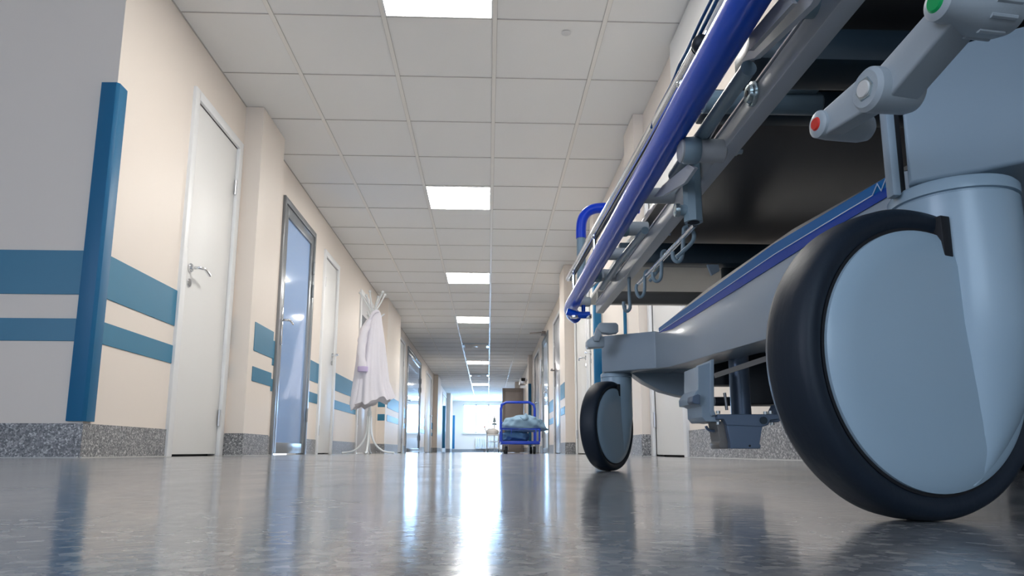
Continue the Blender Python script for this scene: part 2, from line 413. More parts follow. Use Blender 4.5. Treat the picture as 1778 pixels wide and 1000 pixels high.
def glass_door(x, s, y0, y1, zt, pane_m, handle_y, hinge_y, fr=.05):
    bm = new(); xa, xb = sorted((x-s*.06, x+s*.020))
    for q0, q1 in ((y0-fr, y0), (y1, y1+fr)): box(bm, xa, xb, q0, q1, 0, zt+fr, .003)
    box(bm, xa, xb, y0, y1, zt, zt+fr, .003)
    d = struct('door_%d' % dn[0], bm, M['alu']); dn[0] += 1
    bm = new(); w = .085; xa, xb = sorted((x-s*.03, x+s*.012))
    for q0, q1 in ((y0+.005, y0+w), (y1-w, y1-.005)): box(bm, xa, xb, q0, q1, .012, zt-.005, .004)
    box(bm, xa, xb, y0+w-.002, y1-w+.002, .012, .012+w, .004); box(bm, xa, xb, y0+w-.002, y1-w+.002, zt-.005-w, zt-.005, .004)
    obj('door_leaf_frame', bm, M['alu'], d)
    bm = new(); xa, xb = sorted((x-s*.012, x-s*.004)); box(bm, xa, xb, y0+w-.01, y1-w+.01, w, zt-w); obj('pane', bm, pane_m, d)
    bm = new(); xa, xb = sorted((x+s*.012, x+s*.022)); box(bm, xa, xb, y0+.03, y0+.06, .86, 1.16, .003); obj('handle_plate', bm, M['chrome'], d)
    bm = new(); tube(bm, [(x+s*.015, y0+.045, 1.06), (x+s*.06, y0+.045, 1.06), (x+s*.068, y0+.07, 1.062), (x+s*.066, y0+.17, 1.05)], .010, 12, smooth=4); obj('door_handle', bm, M['chrome'], d)
    for z in (.35, 1.50, 1.72):
        bm = new(); cyl(bm, (x+s*.022, y1-.002, z-.06), (x+s*.022, y1-.002, z+.06), .011, 12, .002); obj('hinge', bm, M['alu'], d)
    return d
glass_door(XL, 1, *doorsL[1], M['blueglass'], 5.5, 6.36)
white_door(XL, 1, *doorsL[2], 7.36, 6.88)
# grey service door with a narrow window, behind the coat stand
bm = new()
for q0, q1 in ((8.80, 8.86), (9.75, 9.81)): box(bm, XL-.06, XL+.02, q0, q1, 0, 2.10, .003)
box(bm, XL-.06, XL+.02, 8.86, 9.75, 2.04, 2.10, .003)
d = struct('door_%d' % dn[0], bm, M['white_frame']); dn[0] += 1
bm = new(); box(bm, XL-.04, XL, 8.863, 9.747, .012, 2.037, .002); obj('door_slab', bm, mat('pale_grey_door', (.56, .56, .58), .35), d)
bm = new(); box(bm, XL-.004, XL+.003, 9.0, 9.35, 1.25, 1.80); obj('pane', bm, M['dimglass'], d)
for z in (.45, 1.62):
    bm = new(); cyl(bm, (XL+.01, 8.865, z-.09), (XL+.01, 8.865, z+.09), .016, 12, .002); obj('hinge', bm, M['steel'], d)
white_door(XL, 1, *doorsL[4], 12.85, 13.55, handle=False)
glass_door(XL, 1, *doorsL[5], M['blueglass'], 14.3, 16.9)
white_door(XL, 1, *doorsL[6], 20.05, 18.5)
white_door(XL, 1, *doorsL[7], 25.4, 27.3)
# right wall doors
white_door(XR, -1, *doorsR[0], 3.78, 4.365)
white_door(XR, -1, *doorsR[1], 7.04, 6.65)
white_door(XR, -1, *doorsR[2], 7.42, 8.2)
# steel-faced door with a long lever plate
d = white_door(XR, -1, *doorsR[3], 10.1, 10.95, handle=False, slab=M['alu_light'])
bm = new(); box(bm, XR-.010, XR-.002, 10.88, 10.93, 1.04, 1.42, .003); obj('handle_plate', bm, M['taupe2'], d)
bm = new(); tube(bm, [(XR-.006, 10.9, 1.30), (XR-.06, 10.9, 1.30), (XR-.066, 10.87, 1.30), (XR-.066, 10.74, 1.30)], .011, 10, smooth=3); obj('door_handle', bm, M['taupe2'], d)
d = glass_door(XR, -1, *doorsR[4], mat('pale_glass', (.62, .70, .82), .06, spec=.9), 12.2, 13.3)
bm = new(); box(bm, XR-.10, XR-.03, 12.25, 12.50, 2.12, 2.17, .004); obj('door_closer', bm, M['taupe2'], d)
bm = new(); tube(bm, [(XR-.06, 12.35, 2.165), (XR-.30, 12.5, 2.17)], .012, 8); obj('closer_arm', bm, M['taupe2'], d)
white_door(XR, -1, *doorsR[5], 14.4, 15.5, slab=M['taupe'])

# taupe door leaf standing open across the corridor, far away
bm = new(); box(bm, .42, 1.05, 20.50, 20.54, .01, 1.885, .004)
d = struct('door_%d' % dn[0], bm, M['taupe']); dn[0] += 1
bm = new()
for a_ in ((.42, .50, .01, 1.885), (.97, 1.05, .01, 1.885)): box(bm, a_[0], a_[1], 20.485, 20.50, a_[2], a_[3], .003)
for z0, z1 in ((.01, .14), (1.78, 1.885), (.92, 1.0)): box(bm, .50, .97, 20.487, 20.50, z0, z1, .003)
obj('door_rail', bm, M['taupe2'], d)
bm = new(); tube(bm, [(.50, 20.49, 1.0), (.50, 20.44, 1.0), (.58, 20.44, 1.0)], .01, 8); obj('door_handle', bm, M['steel'], d)

# ------------------------------------------------------------------ ceiling lights
ORD = ['rear-most', 'second from the back', 'third from the back', 'nearest visible', 'second', 'third', 'fourth', 'fifth', 'sixth', 'seventh', 'eighth', 'ninth', 'tenth', 'eleventh', 'twelfth']
def ceiling_light(y1, label):
    x1 = GX-.012; x0 = GX-.588; y0 = y1-.588; y1 -= .012
    t = empty('ceiling_light', ((x0+x1)/2, (y0+y1)/2, CEIL))
    tag(t, label, 'light', 'square ceiling light panels along the corridor')
    bm = new(); w = .008
    for a_ in ((x0, x1, y0, y0+w), (x0, x1, y1-w, y1), (x0, x0+w, y0+w, y1-w), (x1-w, x1, y0+w, y1-w)): box(bm, *a_, CEIL-.006, CEIL+.003)
    obj('light_frame', bm, M['white_frame'], t)
    bm = new(); box(bm, x0+w, x1-w, y0+w, y1-w, CEIL-.003, CEIL+.002); obj('diffuser', bm, M['lamp_glow'], t)
labs = {0: 'nearest and largest lit ceiling panel, cut by the top edge of the photo',
        5: 'square lit ceiling panel second along the corridor, above the glass door',
        10: 'lit ceiling panel third along the corridor, between the coat stand and the blue rail',
        15: 'lit ceiling panel fourth along the corridor, last one before the round-slotted vent',
        25: 'small warm lit ceiling panel just beyond the nearer ceiling vent',
        35: 'thin lit ceiling panel beyond the second ceiling vent',
        45: 'sliver of lit ceiling panel last but one before the bright end window',
        50: 'farthest sliver of lit ceiling panel close to the end window'}
for r_, lb in labs.items():
    ceiling_light(GY+.6*r_, lb)
def vent(y1, label):
    x1 = GX-.012; x0 = GX-.588; y0 = y1-.588; y1 -= .012
    t = empty('ceiling_vent', ((x0+x1)/2, (y0+y1)/2, CEIL)); tag(t, label, 'vent', 'ceiling vents between the lights')
    bm = new(); box(bm, x0, x1, y0, y1, CEIL-.012, CEIL+.003, .003); obj('vent_frame', bm, M['lamp_off'], t)
    for q in range(5):
        bm = new(); yy = y0+.07+q*.1; prism(bm, [(x0+.05, yy, CEIL-.014), (x0+.05, yy+.05, CEIL-.03), (x0+.05, yy+.055, CEIL-.026), (x0+.05, yy+.005, CEIL-.010)], (.476, 0, 0)); obj('vent_slat', bm, M['alu_light'], t)
    bm = new(); lathe(bm, [(.07, 0), (.07, .01), (.05, .018)], ((x0+x1)/2, (y0+y1)/2, CEIL-.012), (0, 0, -1), 20); obj('vent_disc', bm, M['white_frame'], t)
vent(GY+.6*20, 'bluish square ceiling vent nearer of the two, after the fourth lit panel')
vent(GY+.6*30, 'thin bluish ceiling vent farther of the two, between small lit panels')
# stain on a ceiling tile
bm = new(); c = at(983, 58, Z=CEIL); lathe(bm, [(.001, 0), (.028, .0006)], c+Vector((0, 0, .002)), (0, 0, -1), 28)
st = mat('ceiling_stain', (.74, .74, .74), .75, spec=.2)
tag(obj('ceiling_stain', bm, st), 'faint round grey smudge on a ceiling tile right of the nearest light', 'stain')

# ------------------------------------------------------------------ radiator at the end
t = empty('radiator', (-.3, YE-.10, .1)); tag(t, 'white ribbed radiator under the bright window at the corridor end', 'radiator')
bm = new()
for q in range(12): box(bm, -.56+q*.085, -.56+q*.085+.07, YE-.14, YE-.04, .16, .64, .01)
obj('radiator_fins', bm, M['radiator'], t)
bm = new(); box(bm, -.56, .46, YE-.10, YE-.07, .18, .22); box(bm, -.56, .46, YE-.10, YE-.07, .58, .62); box(bm, -.5, -.46, YE-.1, YE-.03, .14, .2); obj('radiator_manifold', bm, M['radiator'], t)

# ------------------------------------------------------------------ small box on right wall near far door
t = empty('wall_box', (.86, 17.5, 1.70)); tag(t, 'small white wall box with black front high on the right, near the far pillar', 'wall box')
bm = new(); box(bm, .80, .968, 17.46, 17.9, 1.72, 1.875, .01); obj('box_housing', bm, M['alu_light'], t)
bm = new(); box(bm, .835, .935, 17.45, 17.46, 1.79, 1.868, .003); obj('box_lens', bm, M['dark'], t)
bm = new(); box(bm, .93, .975, 17.16, 17.6, 1.78, 1.81); obj('wall_bracket', bm, M['steel'], t)

# notice on the far right glass door
bm = new(); box(bm, XR-.024, XR-.021, 13.50, 13.85, 1.35, 1.85)
tag(obj('notice_board', bm, mat('notice_paper', (.66, .72, .82), .4)), 'pale framed notice on the right wall beyond the closer door', 'notice')

# ------------------------------------------------------------------ coat stand and lab coat
cx, cy = -1.335, 7.9
t = empty('coat_stand', (cx, cy, 0)); tag(t, 'white metal coat stand with curled feet by the left wall', 'coat stand')
bm = new(); tube(bm, [(cx, cy, .16), (cx, cy, 1.60)], .016, 14); obj('pole', bm, M['rack'], t)
bm = new(); lathe(bm, [(.020, 0), (.024, .01), (.024, .05), (.020, .06)], (cx, cy, .42), (0, 0, 1), 16); obj('pole_collar', bm, M['rack'], t)
for k in range(4):
    a_ = R(4+90*k); dx, dy = math.cos(a_), math.sin(a_)
    pts = [(cx+dx*.02, cy+dy*.02, .42), (cx+dx*.025, cy+dy*.025, .25), (cx+dx*.07, cy+dy*.07, .12), (cx+dx*.16, cy+dy*.16, .035), (cx+dx*.28, cy+dy*.28, .013)]
    bm = new(); tube(bm, pts, .011, 10, smooth=5); l_ = obj('leg', bm, M['rack'], t)
    bm = new(); sphere(bm, (cx+dx*.28, cy+dy*.28, .013), .013, u=12, v=8); obj('foot_cap', bm, M['rack'], l_)
for k in range(6):
    a_ = R(20+60*k); dx, dy = math.cos(a_), math.sin(a_); rr = .155 if k % 2 else .13
    pts = [(cx+dx*.016, cy+dy*.016, 1.44), (cx+dx*.022, cy+dy*.022, 1.60), (cx+dx*.07, cy+dy*.07, 1.70), (cx+dx*rr, cy+dy*rr, 1.83)]
    bm = new(); tube(bm, pts, .009, 10, smooth=4); h_ = obj('upper_hook', bm, M['rack'], t)
    bm = new(); sphere(bm, (cx+dx*rr, cy+dy*rr, 1.83), .017, u=12, v=8); obj('hook_ball', bm, M['rack'], h_)
for k in range(3):
    a_ = R(10+120*k); dx, dy = math.cos(a_), math.sin(a_)
    bm = new(); tube(bm, [(cx+dx*.016, cy+dy*.016, 1.52), (cx+dx*.06, cy+dy*.06, 1.54), (cx+dx*.13, cy+dy*.13, 1.60)], .008, 10, smooth=4); obj('lower_hook', bm, M['rack'], t)
# coat: hangs by its collar and widens to the hem
t = empty('lab_coat', (cx+.04, cy-.1, .5)); tag(t, 'long white lab coat hanging from the coat stand', 'coat')
rings = []; N = 96
prof = [(1.585, .035, .03, .015), (1.54, .055, .045, .01), (1.47, .075, .06, 0), (1.35, .10, .075, -.005), (1.2, .125, .085, -.01), (1.0, .150, .095, -.015), (.8, .170, .10, -.015), (.66, .190, .105, -.01), (.56, .215, .11, .0)]
for z, rx, ry, ox in prof:
    ring = []
    fade = min(1, max(0, (1.55-z)/.7))
    for k in range(N):
        a_ = 2*PI*k/N
        rip = 1+fade*(.09*math.sin(7*a_+.6+z*1.5)+.05*math.sin(13*a_+2.2*z)+.03*math.sin(23*a_))
        zz = z + (.02*math.sin(5*a_+1)+.012*math.sin(11*a_))*(1 if z < .7 else 0) + (.05*(math.cos(a_+.4)) if z < .7 else 0)
        ring.append(Vector((cx+.05+ox+rx*rip*math.cos(a_), cy-.10+ry*rip*math.sin(a_), zz)))
    rings.append(ring)
bm = new(); loft(bm, rings); obj('coat_body', bm, M['coat'], t, smooth=80)
# left front panel of the coat, lower and pushed to the left
bm = new(); rings = []
for z, rx, ry, ox in [(1.50, .03, .03, -.02), (1.40, .06, .04, -.05), (1.2, .065, .05, -.07), (1.0, .065, .05, -.085), (.85, .06, .05, -.105), (.7, .055, .045, -.13), (.56, .05, .04, -.15), (.50, .03, .03, -.155)]:
    rings.append([Vector((cx+ox+rx*(1+.12*math.sin(5*a_+3*z))*math.cos(a_), cy-.12+ry*math.sin(a_), z+(.03*math.cos(a_) if z < .6 else 0))) for a_ in [2*PI*k/40 for k in range(40)]])
loft(bm, rings); obj('coat_front_panel', bm, M['coat'], t, smooth=80)
bm = new(); pts = [(cx-.045, cy-.17, 1.42), (cx-.075, cy-.21, 1.25), (cx-.075, cy-.22, 1.08), (cx-.055, cy-.22, .93)]
P = catmull(pts, 6); rings = []
for i, p in enumerate(P):
    w = .045+.012*math.sin(i*1.3)*.4
    rings.append([p+Vector((w*math.cos(a_)*(1+.1*math.sin(3*a_+i)), .035*math.sin(a_), 0)) for a_ in [2*PI*k/24 for k in range(24)]])
loft(bm, rings); obj('sleeve', bm, M['coat'], t, smooth=80)
bm = new(); lathe(bm, [(.055, 0), (.058, .01), (.058, .05), (.053, .055)], (cx-.055, cy-.22, .90), (0, 0, 1), 24)
for v in bm.verts: v.co.y = cy-.22+(v.co.y-(cy-.22))*.75
obj('cuff', bm, mat('lilac_cuff', (.56, .48, .72), .85), t)
bm = new(); tube(bm, [(cx-.01, cy-.13, 1.50), (cx+.02, cy-.16, 1.56), (cx+.07, cy-.14, 1.60), (cx+.09, cy-.08, 1.57)], .02, 10, smooth=5, flat=(1, .6)); obj('collar', bm, M['coat'], t)

# ------------------------------------------------------------------ blue platform trolley
X0, X1, Y0, Y1 = .175, .685, 9.2, 10.1
t = empty('platform_trolley', ((X0+X1)/2, (Y0+Y1)/2, 0)); tag(t, 'blue tubular platform trolley loaded with linen sacks in the corridor', 'trolley')
bm = new(); box(bm, X0, X1, Y0, Y1, .125, .168, .006); obj('platform', bm, M['cart_blue'], t)
bm = new(); tube(bm, [(X0+.01, Y0+.01, .15), (X0+.01, Y0+.01, .64), (X0+.025, Y0+.01, .70), (X0+.09, Y0+.01, .735), (X1-.09, Y0+.01, .735), (X1-.025, Y0+.01, .70), (X1-.01, Y0+.01, .64), (X1-.01, Y0+.01, .15)], .019, 12)
for v in bm.verts: v.co.y += .85*1
obj('push_handle', bm, M['cart_blue'], t)
bm = new(); tube(bm, [(X0+.01, Y0+.86, .44), (X1-.01, Y0+.86, .44)], .010, 10); obj('handle_crossbar', bm, M['cart_blue'], t)
bm = new()
tube(bm, [(X0+.01, Y0+.86, .325), (X0-.0, Y0, .325), (X1, Y0, .325), (X1-.01, Y0+.86, .325)], .014, 10)
for x in (X0+.005, X1-.005):
    tube(bm, [(x, Y0+.003, .16), (x, Y0+.003, .325)], .012, 10)
box(bm, X1-.06, X1-.045, Y0-.004, Y0+.004, .16, .325); box(bm, X0+.13, X0+.137, Y0-.004, Y0+.004, .25, .325)
obj('guard_rail', bm, M['cart_blue'], t)
for x, y in ((X0+.07, Y0+.07), (X1-.07, Y0+.07), (X0+.07, Y1-.1), (X1-.07, Y1-.1)):
    bm = new(); box(bm, x-.035, x+.035, y-.04, y+.04, .122, .136, .003); box(bm, x-.027, x-.021, y-.03, y+.03, .05, .125, .002); box(bm, x+.021, x+.027, y-.03, y+.03, .05, .125, .002)
    cs = obj('caster_fork', bm, M['steel'], t)
    bm = new(); lathe(bm, [(.030, -.018), (.046, -.016), (.05, -.010), (.05, .010), (.046, .016), (.030, .018)], (x, y, .05), (1, 0, 0), 28); obj('caster_wheel', bm, M['rubber'], cs)
# linen sacks
def sack(name, c, s, seed, m, ears=(), sag=0):
    rnd = random.Random(seed); bm = new()
    bmesh.ops.create_uvsphere(bm, u_segments=72, v_segments=40, radius=1)
    ph = [rnd.uniform(0, 6) for _ in range(8)]
    for v in bm.verts:
        x, y, z = v.co
        q = lambda a, p: math.copysign(abs(a)**p, a)
        x2, y2, z2 = q(x, .8), q(y, .75), q(z, .8)
        w = .035*math.sin(7*x+3*y+ph[0])+.03*math.sin(9*z+5*x+ph[1])+.022*math.sin(15*x-9*z+ph[2])+.012*math.sin(27*x+14*y+ph[3])
        if ears:
            for ex, ez, st_ in ears:
                d_ = math.hypot(x-ex, z-ez); x2 += ex*st_*math.exp(-(d_/.35)**2); z2 += (ez*st_)*math.exp(-(d_/.35)**2)
        k = 1+w
        v.co = Vector((c[0]+s[0]*x2*k, c[1]+s[1]*y2*k, c[2]+s[2]*z2*k - sag*x*x*s[2]))
    return obj(name, bm, m, None, smooth=180)
s2 = sack('linen_sack', (.38, 9.62, .235), (.185, .30, .085), 3, M['bag_dark'])
tag(s2, 'darker blue linen sack lying at the bottom of the trolley', 'sack')
s1 = sack('linen_sack', (.475, 9.50, .402), (.275, .30, .115), 8, M['bag_light'], ears=((1, -.35, .25),), sag=.25)
tag(s1, 'plump pale blue linen sack on top, overhanging the trolley side', 'sack')
def knot():
    bm = new(); tube(bm, [(.43, 9.235, .48), (.47, 9.215, .455), (.50, 9.215, .46), (.51, 9.225, .50), (.495, 9.24, .53)], [.008, .02, .026, .024, .018, .010], 14, smooth=5)
    obj('gathered_knot', bm, M['bag_light'], s1)
knot()

# ------------------------------------------------------------------ distant medical trolley
t = empty('instrument_trolley', (.14, 20, 0)); tag(t, 'pale metal instrument trolley far away in front of the end window', 'trolley')
def ff(pts, r, name='frame'):
    bm = new(); tube(bm, pts, r, 8); return obj(name, bm, M['alu_light'], t)
for x in (-.02, .32):
    for y in (19.8, 20.3): ff([(x, y, .06), (x, y, .50)], .014, 'post')
ff([(-.02, 19.8, .5), (-.09, 19.8, .70)], .012, 'handle'); ff([(-.02, 19.8, .12), (-.10, 19.8, .04)], .012, 'outrigger'); ff([(.32, 19.8, .12), (.38, 19.8, .04)], .012, 'outrigger')
for z in (.12, .30, .48):
    bm = new(); box(bm, -.03, .33, 19.78, 20.32, z, z+.02, .004); obj('shelf', bm, M['white_frame'], t)
for x in (-.10, .0, .30, .38):
    bm = new(); lathe(bm, [(.015, -.012), (.04, -.01), (.04, .01), (.015, .012)], (x, 19.8, .04), (1, 0, 0), 16); obj('caster_wheel', bm, M['rubber'], t)
for x in (-.09,):
    bm = new(); sphere(bm, (x, 19.8, .72), .02, u=10, v=8); obj('red_knob', bm, M['yellow_red'], t)
bm = new(); box(bm, .0, .30, 19.85, 20.25, .50, .515, .003)
t2 = empty('draped_bundle', (.14, 20.05, .515)); tag(t2, 'cream cloth bundle draped over the top of the distant instrument trolley', 'bundle')
obj('cloth_base', bm, mat('cream_cloth', (.88, .88, .88), .8), t2)
bm = new(); bmesh.ops.create_uvsphere(bm, u_segments=24, v_segments=14, radius=1)
for v in bm.verts: v.co = Vector((.13+v.co.x*.19, 20.05+v.co.y*.2, .59+v.co.z*.10*(1+.1*math.sin(8*v.co.x))))
obj('cloth_heap', bm, bpy.data.materials['cream_cloth'], t2)
t3 = empty('infusion_stand', (.19, 20.45, 0)); tag(t3, 'grey-blue device on a pole behind the distant trolley', 'device')
bm = new(); tube(bm, [(.19, 20.45, 0), (.19, 20.45, 1.05)], .012, 8); obj('pole', bm, M['alu_light'], t3)
bm = new(); lathe(bm, [(.08, 0), (.08, .01), (.05, .05)], (.19, 20.45, .80), (0, 0, 1), 14); lathe(bm, [(.05, 0), (.035, .08), (.03, .12)], (.19, 20.45, .88), (0, 0, 1), 14); obj('device_head', bm, M['cap'], t3)

# ================================================================== THE STRETCHER
bed = empty('hospital_stretcher', (.55, .70, 0))
tag(bed, 'large grey hospital stretcher with blue bumper rail and big black wheels', 'stretcher')
WR = .069
def caster(wx, wy, phi, uc=.0385, cr_=.0272, name='caster'):
    nrm = Vector((math.cos(phi), math.sin(phi), 0)); U = Vector((-nrm.y, nrm.x, 0)); Zv = Vector((0, 0, 1))
    c = Vector((wx, wy, WR)); w = .013
    # fork housing: cheek disc plus column that blends down into it
    bm = new(); rings = []; NN = 40
    zs = [.1460, .1455, .140, .12, .10, .085, .07, .055, .042, .032, .024, .0185, .0150]
    for z in zs:
        lim = math.sqrt(max(1e-6, (.0625**2-(z-WR)**2))) if abs(z-WR) < .0625 else 0
        ur = uc+cr_; ul = uc-cr_
        bn = cr_
        if z < .085:
            f_ = max(0, min(1, (.085-z)/.07))
            ur = min(uc+cr_, max(lim*1.0+.004*(1-f_), .014)); rl_ = .0577+.0090*max(0, min(1, (z-.028)/.045)); ur = min(uc+cr_, math.sqrt(max(1e-8, rl_**2-(z-WR)**2))) if abs(z-WR) < rl_ else .016
            bn = cr_*(1-f_)+.0142*f_
            ul = ul
        if z > .1456: ur -= .001; ul += .001; bn -= .001
        um = (ur+ul)/2; au = max((ur-ul)/2, .002)
        rings.append([Vector((wx, wy, 0))+U*(um+au*math.cos(a_))+nrm*(bn*math.sin(a_))+Zv*z for a_ in [2*PI*k/NN for k in range(NN)]])
    loft(bm, rings)
    root = obj(name, bm, M['cover'], bed, smooth=50); root.name = name; WO[root.name] = WO.get(root.name, WO[name])
    rr = root
    def sub(nm, bmx, m, sm=40):
        return obj(nm, bmx, m, rr, smooth=sm)
    bm = new(); lathe(bm, [(.002, .0168), (.045, .0162), (.054, .0150), (.0572, .0132), (.0575, .010), (.0575, -.010), (.0572, -.0132), (.054, -.0150), (.045, -.0162), (.002, -.0168)], c, nrm, 96); sub('wheel_cover', bm, M['cover'])
    prof = [(.0580, -.0105), (.0605, -.0128), (.0640, -.0135), (.0668, -.0122), (.0684, -.0090), (.06895, -.004), (.069, 0), (.06895, .004), (.0684, .0090), (.0668, .0122), (.0640, .0135), (.0605, .0128), (.0580, .0105)]
    bm = new(); lathe(bm, prof, c, nrm, 128); sub('tyre', bm, M['tyre'], 60)
    bm = new(); lathe(bm, [(.0588, -.0118), (.0588, .0118)], c, nrm, 64); sub('wheel_gap', bm, M['dark'])
    # dark slot where the tyre runs into the housing
    for sgn in (1,):
        bm = new(); a0 = c+U*(.0125)+Zv*.046
        box(bm, -.0028, .0028, -.0160, .0160, 0, .0190, .0006)
        for v in bm.verts: v.co = a0+U*v.co.x+nrm*v.co.y+Zv*v.co.z
        sub('housing_slot', bm, M['dark'])
    bm = new(); cc = Vector((wx, wy, 0))+U*uc
    lathe(bm, [(cr_-.0012, .1455), (cr_-.0012, .1468), (cr_+.0004, .1470), (cr_+.0004, .1515), (cr_-.0008, .1530)], cc, Zv, 48); sub('swivel_collar', bm, M['cover'])
    return root
def caster_fixed(*a, **k): return caster(*a, **k)
c1 = caster(.188, .303, -1.27)
c2 = caster(.186, 1.080, -.64, uc=.034, cr_=.0248)
c3 = caster(.86, 1.10, -.9)

# ---- base frame
ZB, ZT = .154, .205
def part(name, bm, m, sm=40, parent=None): return obj(name, bm, m, parent or bed, smooth=sm)
# near crossbar: face outline as seen, swept away from the camera
pts = [(.198, .154), (.1985, .192), (.203, .207), (.212, .217), (.223, .223), (.241, .2285), (.264, .233), (.33, .236), (.45, .238), (.60, .236), (.74, .233), (.79, .225), (.81, .207), (.81, .17), (.76, .165), (.60, .168), (.45, .170), (.34, .169), (.255, .1635), (.227, .1585)]
bm = new()
def ybow(x): return .305-.018*min(1, max(0, (x-.2)/.1))+.03*max(0, (x-.6)/.2)**2
a_ = []; b_ = []
for x, z in pts: a_.append(bm.verts.new((x, ybow(x), z))); b_.append(bm.verts.new((x+.055, ybow(x)+.075, z)))
bm.faces.new(a_); bm.faces.new(b_[::-1])
for i in range(len(pts)): bm.faces.new((a_[i], b_[i], b_[(i+1) % len(pts)], a_[(i+1) % len(pts)]))
bmesh.ops.recalc_face_normals(bm, faces=bm.faces)
bmesh.ops.bevel(bm, geom=[e for e in bm.edges if all((v in a_) for v in e.verts)], offset=.002, segments=3, profile=.5, affect='EDGES')
part('near_crossbar', bm, M['bed'])
bm = new(); box(bm, .1925, .1968, .3085, .3145, .150, .2015, .0010); part('end_cover_strip', bm, M['bed'])
bm = new(); box(bm, .1960, .2000, .3105, .316, .151, .200); part('cover_seam', bm, M['dark'])
# near side arm from crossbar to the beam
# long beam: side face outline
side = [(1.00, .149), (1.00, .204), (.978, .2055), (.566, .2055), (.39, .1965), (.37, .19), (.37, .125), (.45, .1235), (.59, .127), (.738, .134), (.848, .1385), (.93, .143)]
bm = new(); prism(bm, [(.245, y, z) for y, z in side], (.045, 0, 0), .0012); part('side_beam', bm, M['beam'])
# sloping cap on the beam
bm = new(); V = []
capy = [1.02, .978, .80, .566, .39, .37]; zt = [.204, .2055, .2055, .2055, .1965, .192]
rid = [.208, .217, .2225, .219, .206, .20]
A = [bm.verts.new((.2452, y, z-.001)) for y, z in zip(capy, zt)]; B = [bm.verts.new((.262, y, z)) for y, z in zip(capy, rid)]; D = [bm.verts.new((.29, y, z-.001)) for y, z in zip(capy, zt)]
for i in range(len(capy)-1):
    bm.faces.new((A[i], B[i], B[i+1], A[i+1])); bm.faces.new((B[i], D[i], D[i+1], B[i+1])); bm.faces.new((A[i], A[i+1], D[i+1], D[i]))
bm.faces.new((A[0], D[0], B[0])); bm.faces.new((A[-1], B[-1], D[-1]))
part('beam_cap', bm, M['greytube'])
# decal: one blue, upper half painted lighter as if facing the light; pale line
def strip(name, pts_, m, x=.2446, t_=.0006):
    bm = new(); prism(bm, [(x, y, z) for y, z in pts_], (-t_, 0, 0)); return part(name, bm, m)
ey = [.972, .90, .80, .70, .566, .45, .385]
top = [.2045, .2052, .2052, .2052, .2052, .199, .1955]
mid = [.1985, .1975, .1968, .1965, .1960, .192, .1895]
bot = [.1975, .1905, .1885, .1875, .1865, .1855, .1835]
strip('upper_decal', list(zip(ey, top))+list(zip(ey, mid))[::-1], M['decal_blue_lit'])
strip('lower_decal', list(zip(ey, mid))+list(zip(ey, bot))[::-1], M['decal_blue'])
ly = list(zip(ey[:-1], mid[:-1]))+[(.412, .1905)]
strip('decal_line', [(y, z+.0003) for y, z in ly]+[(y, z-.0004) for y, z in ly][::-1], M['decal_line'], x=.2440, t_=.0003)
zz = [Vector((.2436, y_, z_)) for y_, z_ in ((.412, .1905), (.406, .1955), (.4025, .1895), (.396, .1955))]
bm = new(); tube(bm, zz, .00045, 6); part('heartbeat_mark', bm, M['decal_line'])
# far arm and far crossbar
bm = new(); prism(bm, [(.181, 1.093, ZB), (.245, 1.0, ZB-.0045), (.290, 1.0, ZB), (.290, 1.15, ZB), (.20, 1.15, ZB)], (0, 0, .0505))
for v in bm.verts:
    if v.co.z > .18: v.co.z = .2125 if v.co.x < .21 else (.205 if v.co.y < 1.05 else .209)
bmesh.ops.bevel(bm, geom=list(bm.edges), offset=.0018, segments=2, profile=.5, affect='EDGES', clamp_overlap=True); part('far_corner_block', bm, M['beam'])
bm = new(); box(bm, .27, .84, 1.085, 1.15, ZB, .205, .004); part('far_crossbar', bm, M['beam'])
bp_ = [at(u_, v_, Y=1.10) for u_, v_ in ((1097, 648), (1120, 664), (1150, 679), (1180, 687), (1191, 688.5), (1194, 680), (1199, 672), (1207, 667), (1215, 666), (1215, 640), (1097, 640))]
bm = new(); prism(bm, bp_, (0, .03, 0), .0008); part('gusset_plate', bm, M['bed'], 20)
bm = new(); prism(bm, [(.80, .42, ZB), (.80, 1.1, ZB), (.84, 1.1, ZB), (.84, .30, ZB), (.80, .30, ZB)], (0, 0, .05), .003); part('opposite_beam', bm, M['navy'])
for a_ in ((.30, .79, .42, .46, .140, .165), (.30, .79, .55, .60, .145, .175), (.30, .80, .80, .84, .15, .18)):
    bm = new(); box(bm, *a_, .002); part('base_cross_member', bm, M['navy'])
# central mechanism under the beam
def pan(n_, pxs, Y, dy, m, bev=.0006):
    bm = new(); prism(bm, [at(u_, v_, Y=Y) for u_, v_ in pxs], (0, dy, 0), bev); return part(n_, bm, m, 22)
pan('mounting_bracket', [(1212, 636), (1234, 629), (1234, 625), (1240, 625), (1240, 712), (1243, 722), (1250, 727), (1250, 733), (1240, 732), (1226, 732), (1219, 724), (1218, 705), (1212, 702), (1203, 701), (1202, 690), (1208, 680), (1212, 676)], .75, .055, M['bed'])
pan('bracket_plate', [(1234, 625), (1240, 623), (1240, 712), (1243, 720), (1236, 722), (1234, 712)], .745, .005, M['bed'])
pan('bracket_flange', [(1352, 712), (1358, 700), (1362, 706), (1360, 726), (1352, 733), (1338, 733), (1338, 728), (1350, 728)], .75, .03, M['mech'])
pan('mount_plate', [(1246, 719), (1352, 719), (1352, 728), (1338, 729), (1334, 738), (1324, 741), (1262, 738), (1257, 728), (1246, 728)], .742, .012, M['mech'])
pan('foot_block', [(1262, 738), (1324, 740), (1319, 770), (1321, 774), (1320, 779), (1268, 779), (1268, 768)], .742, .012, M['mech'])
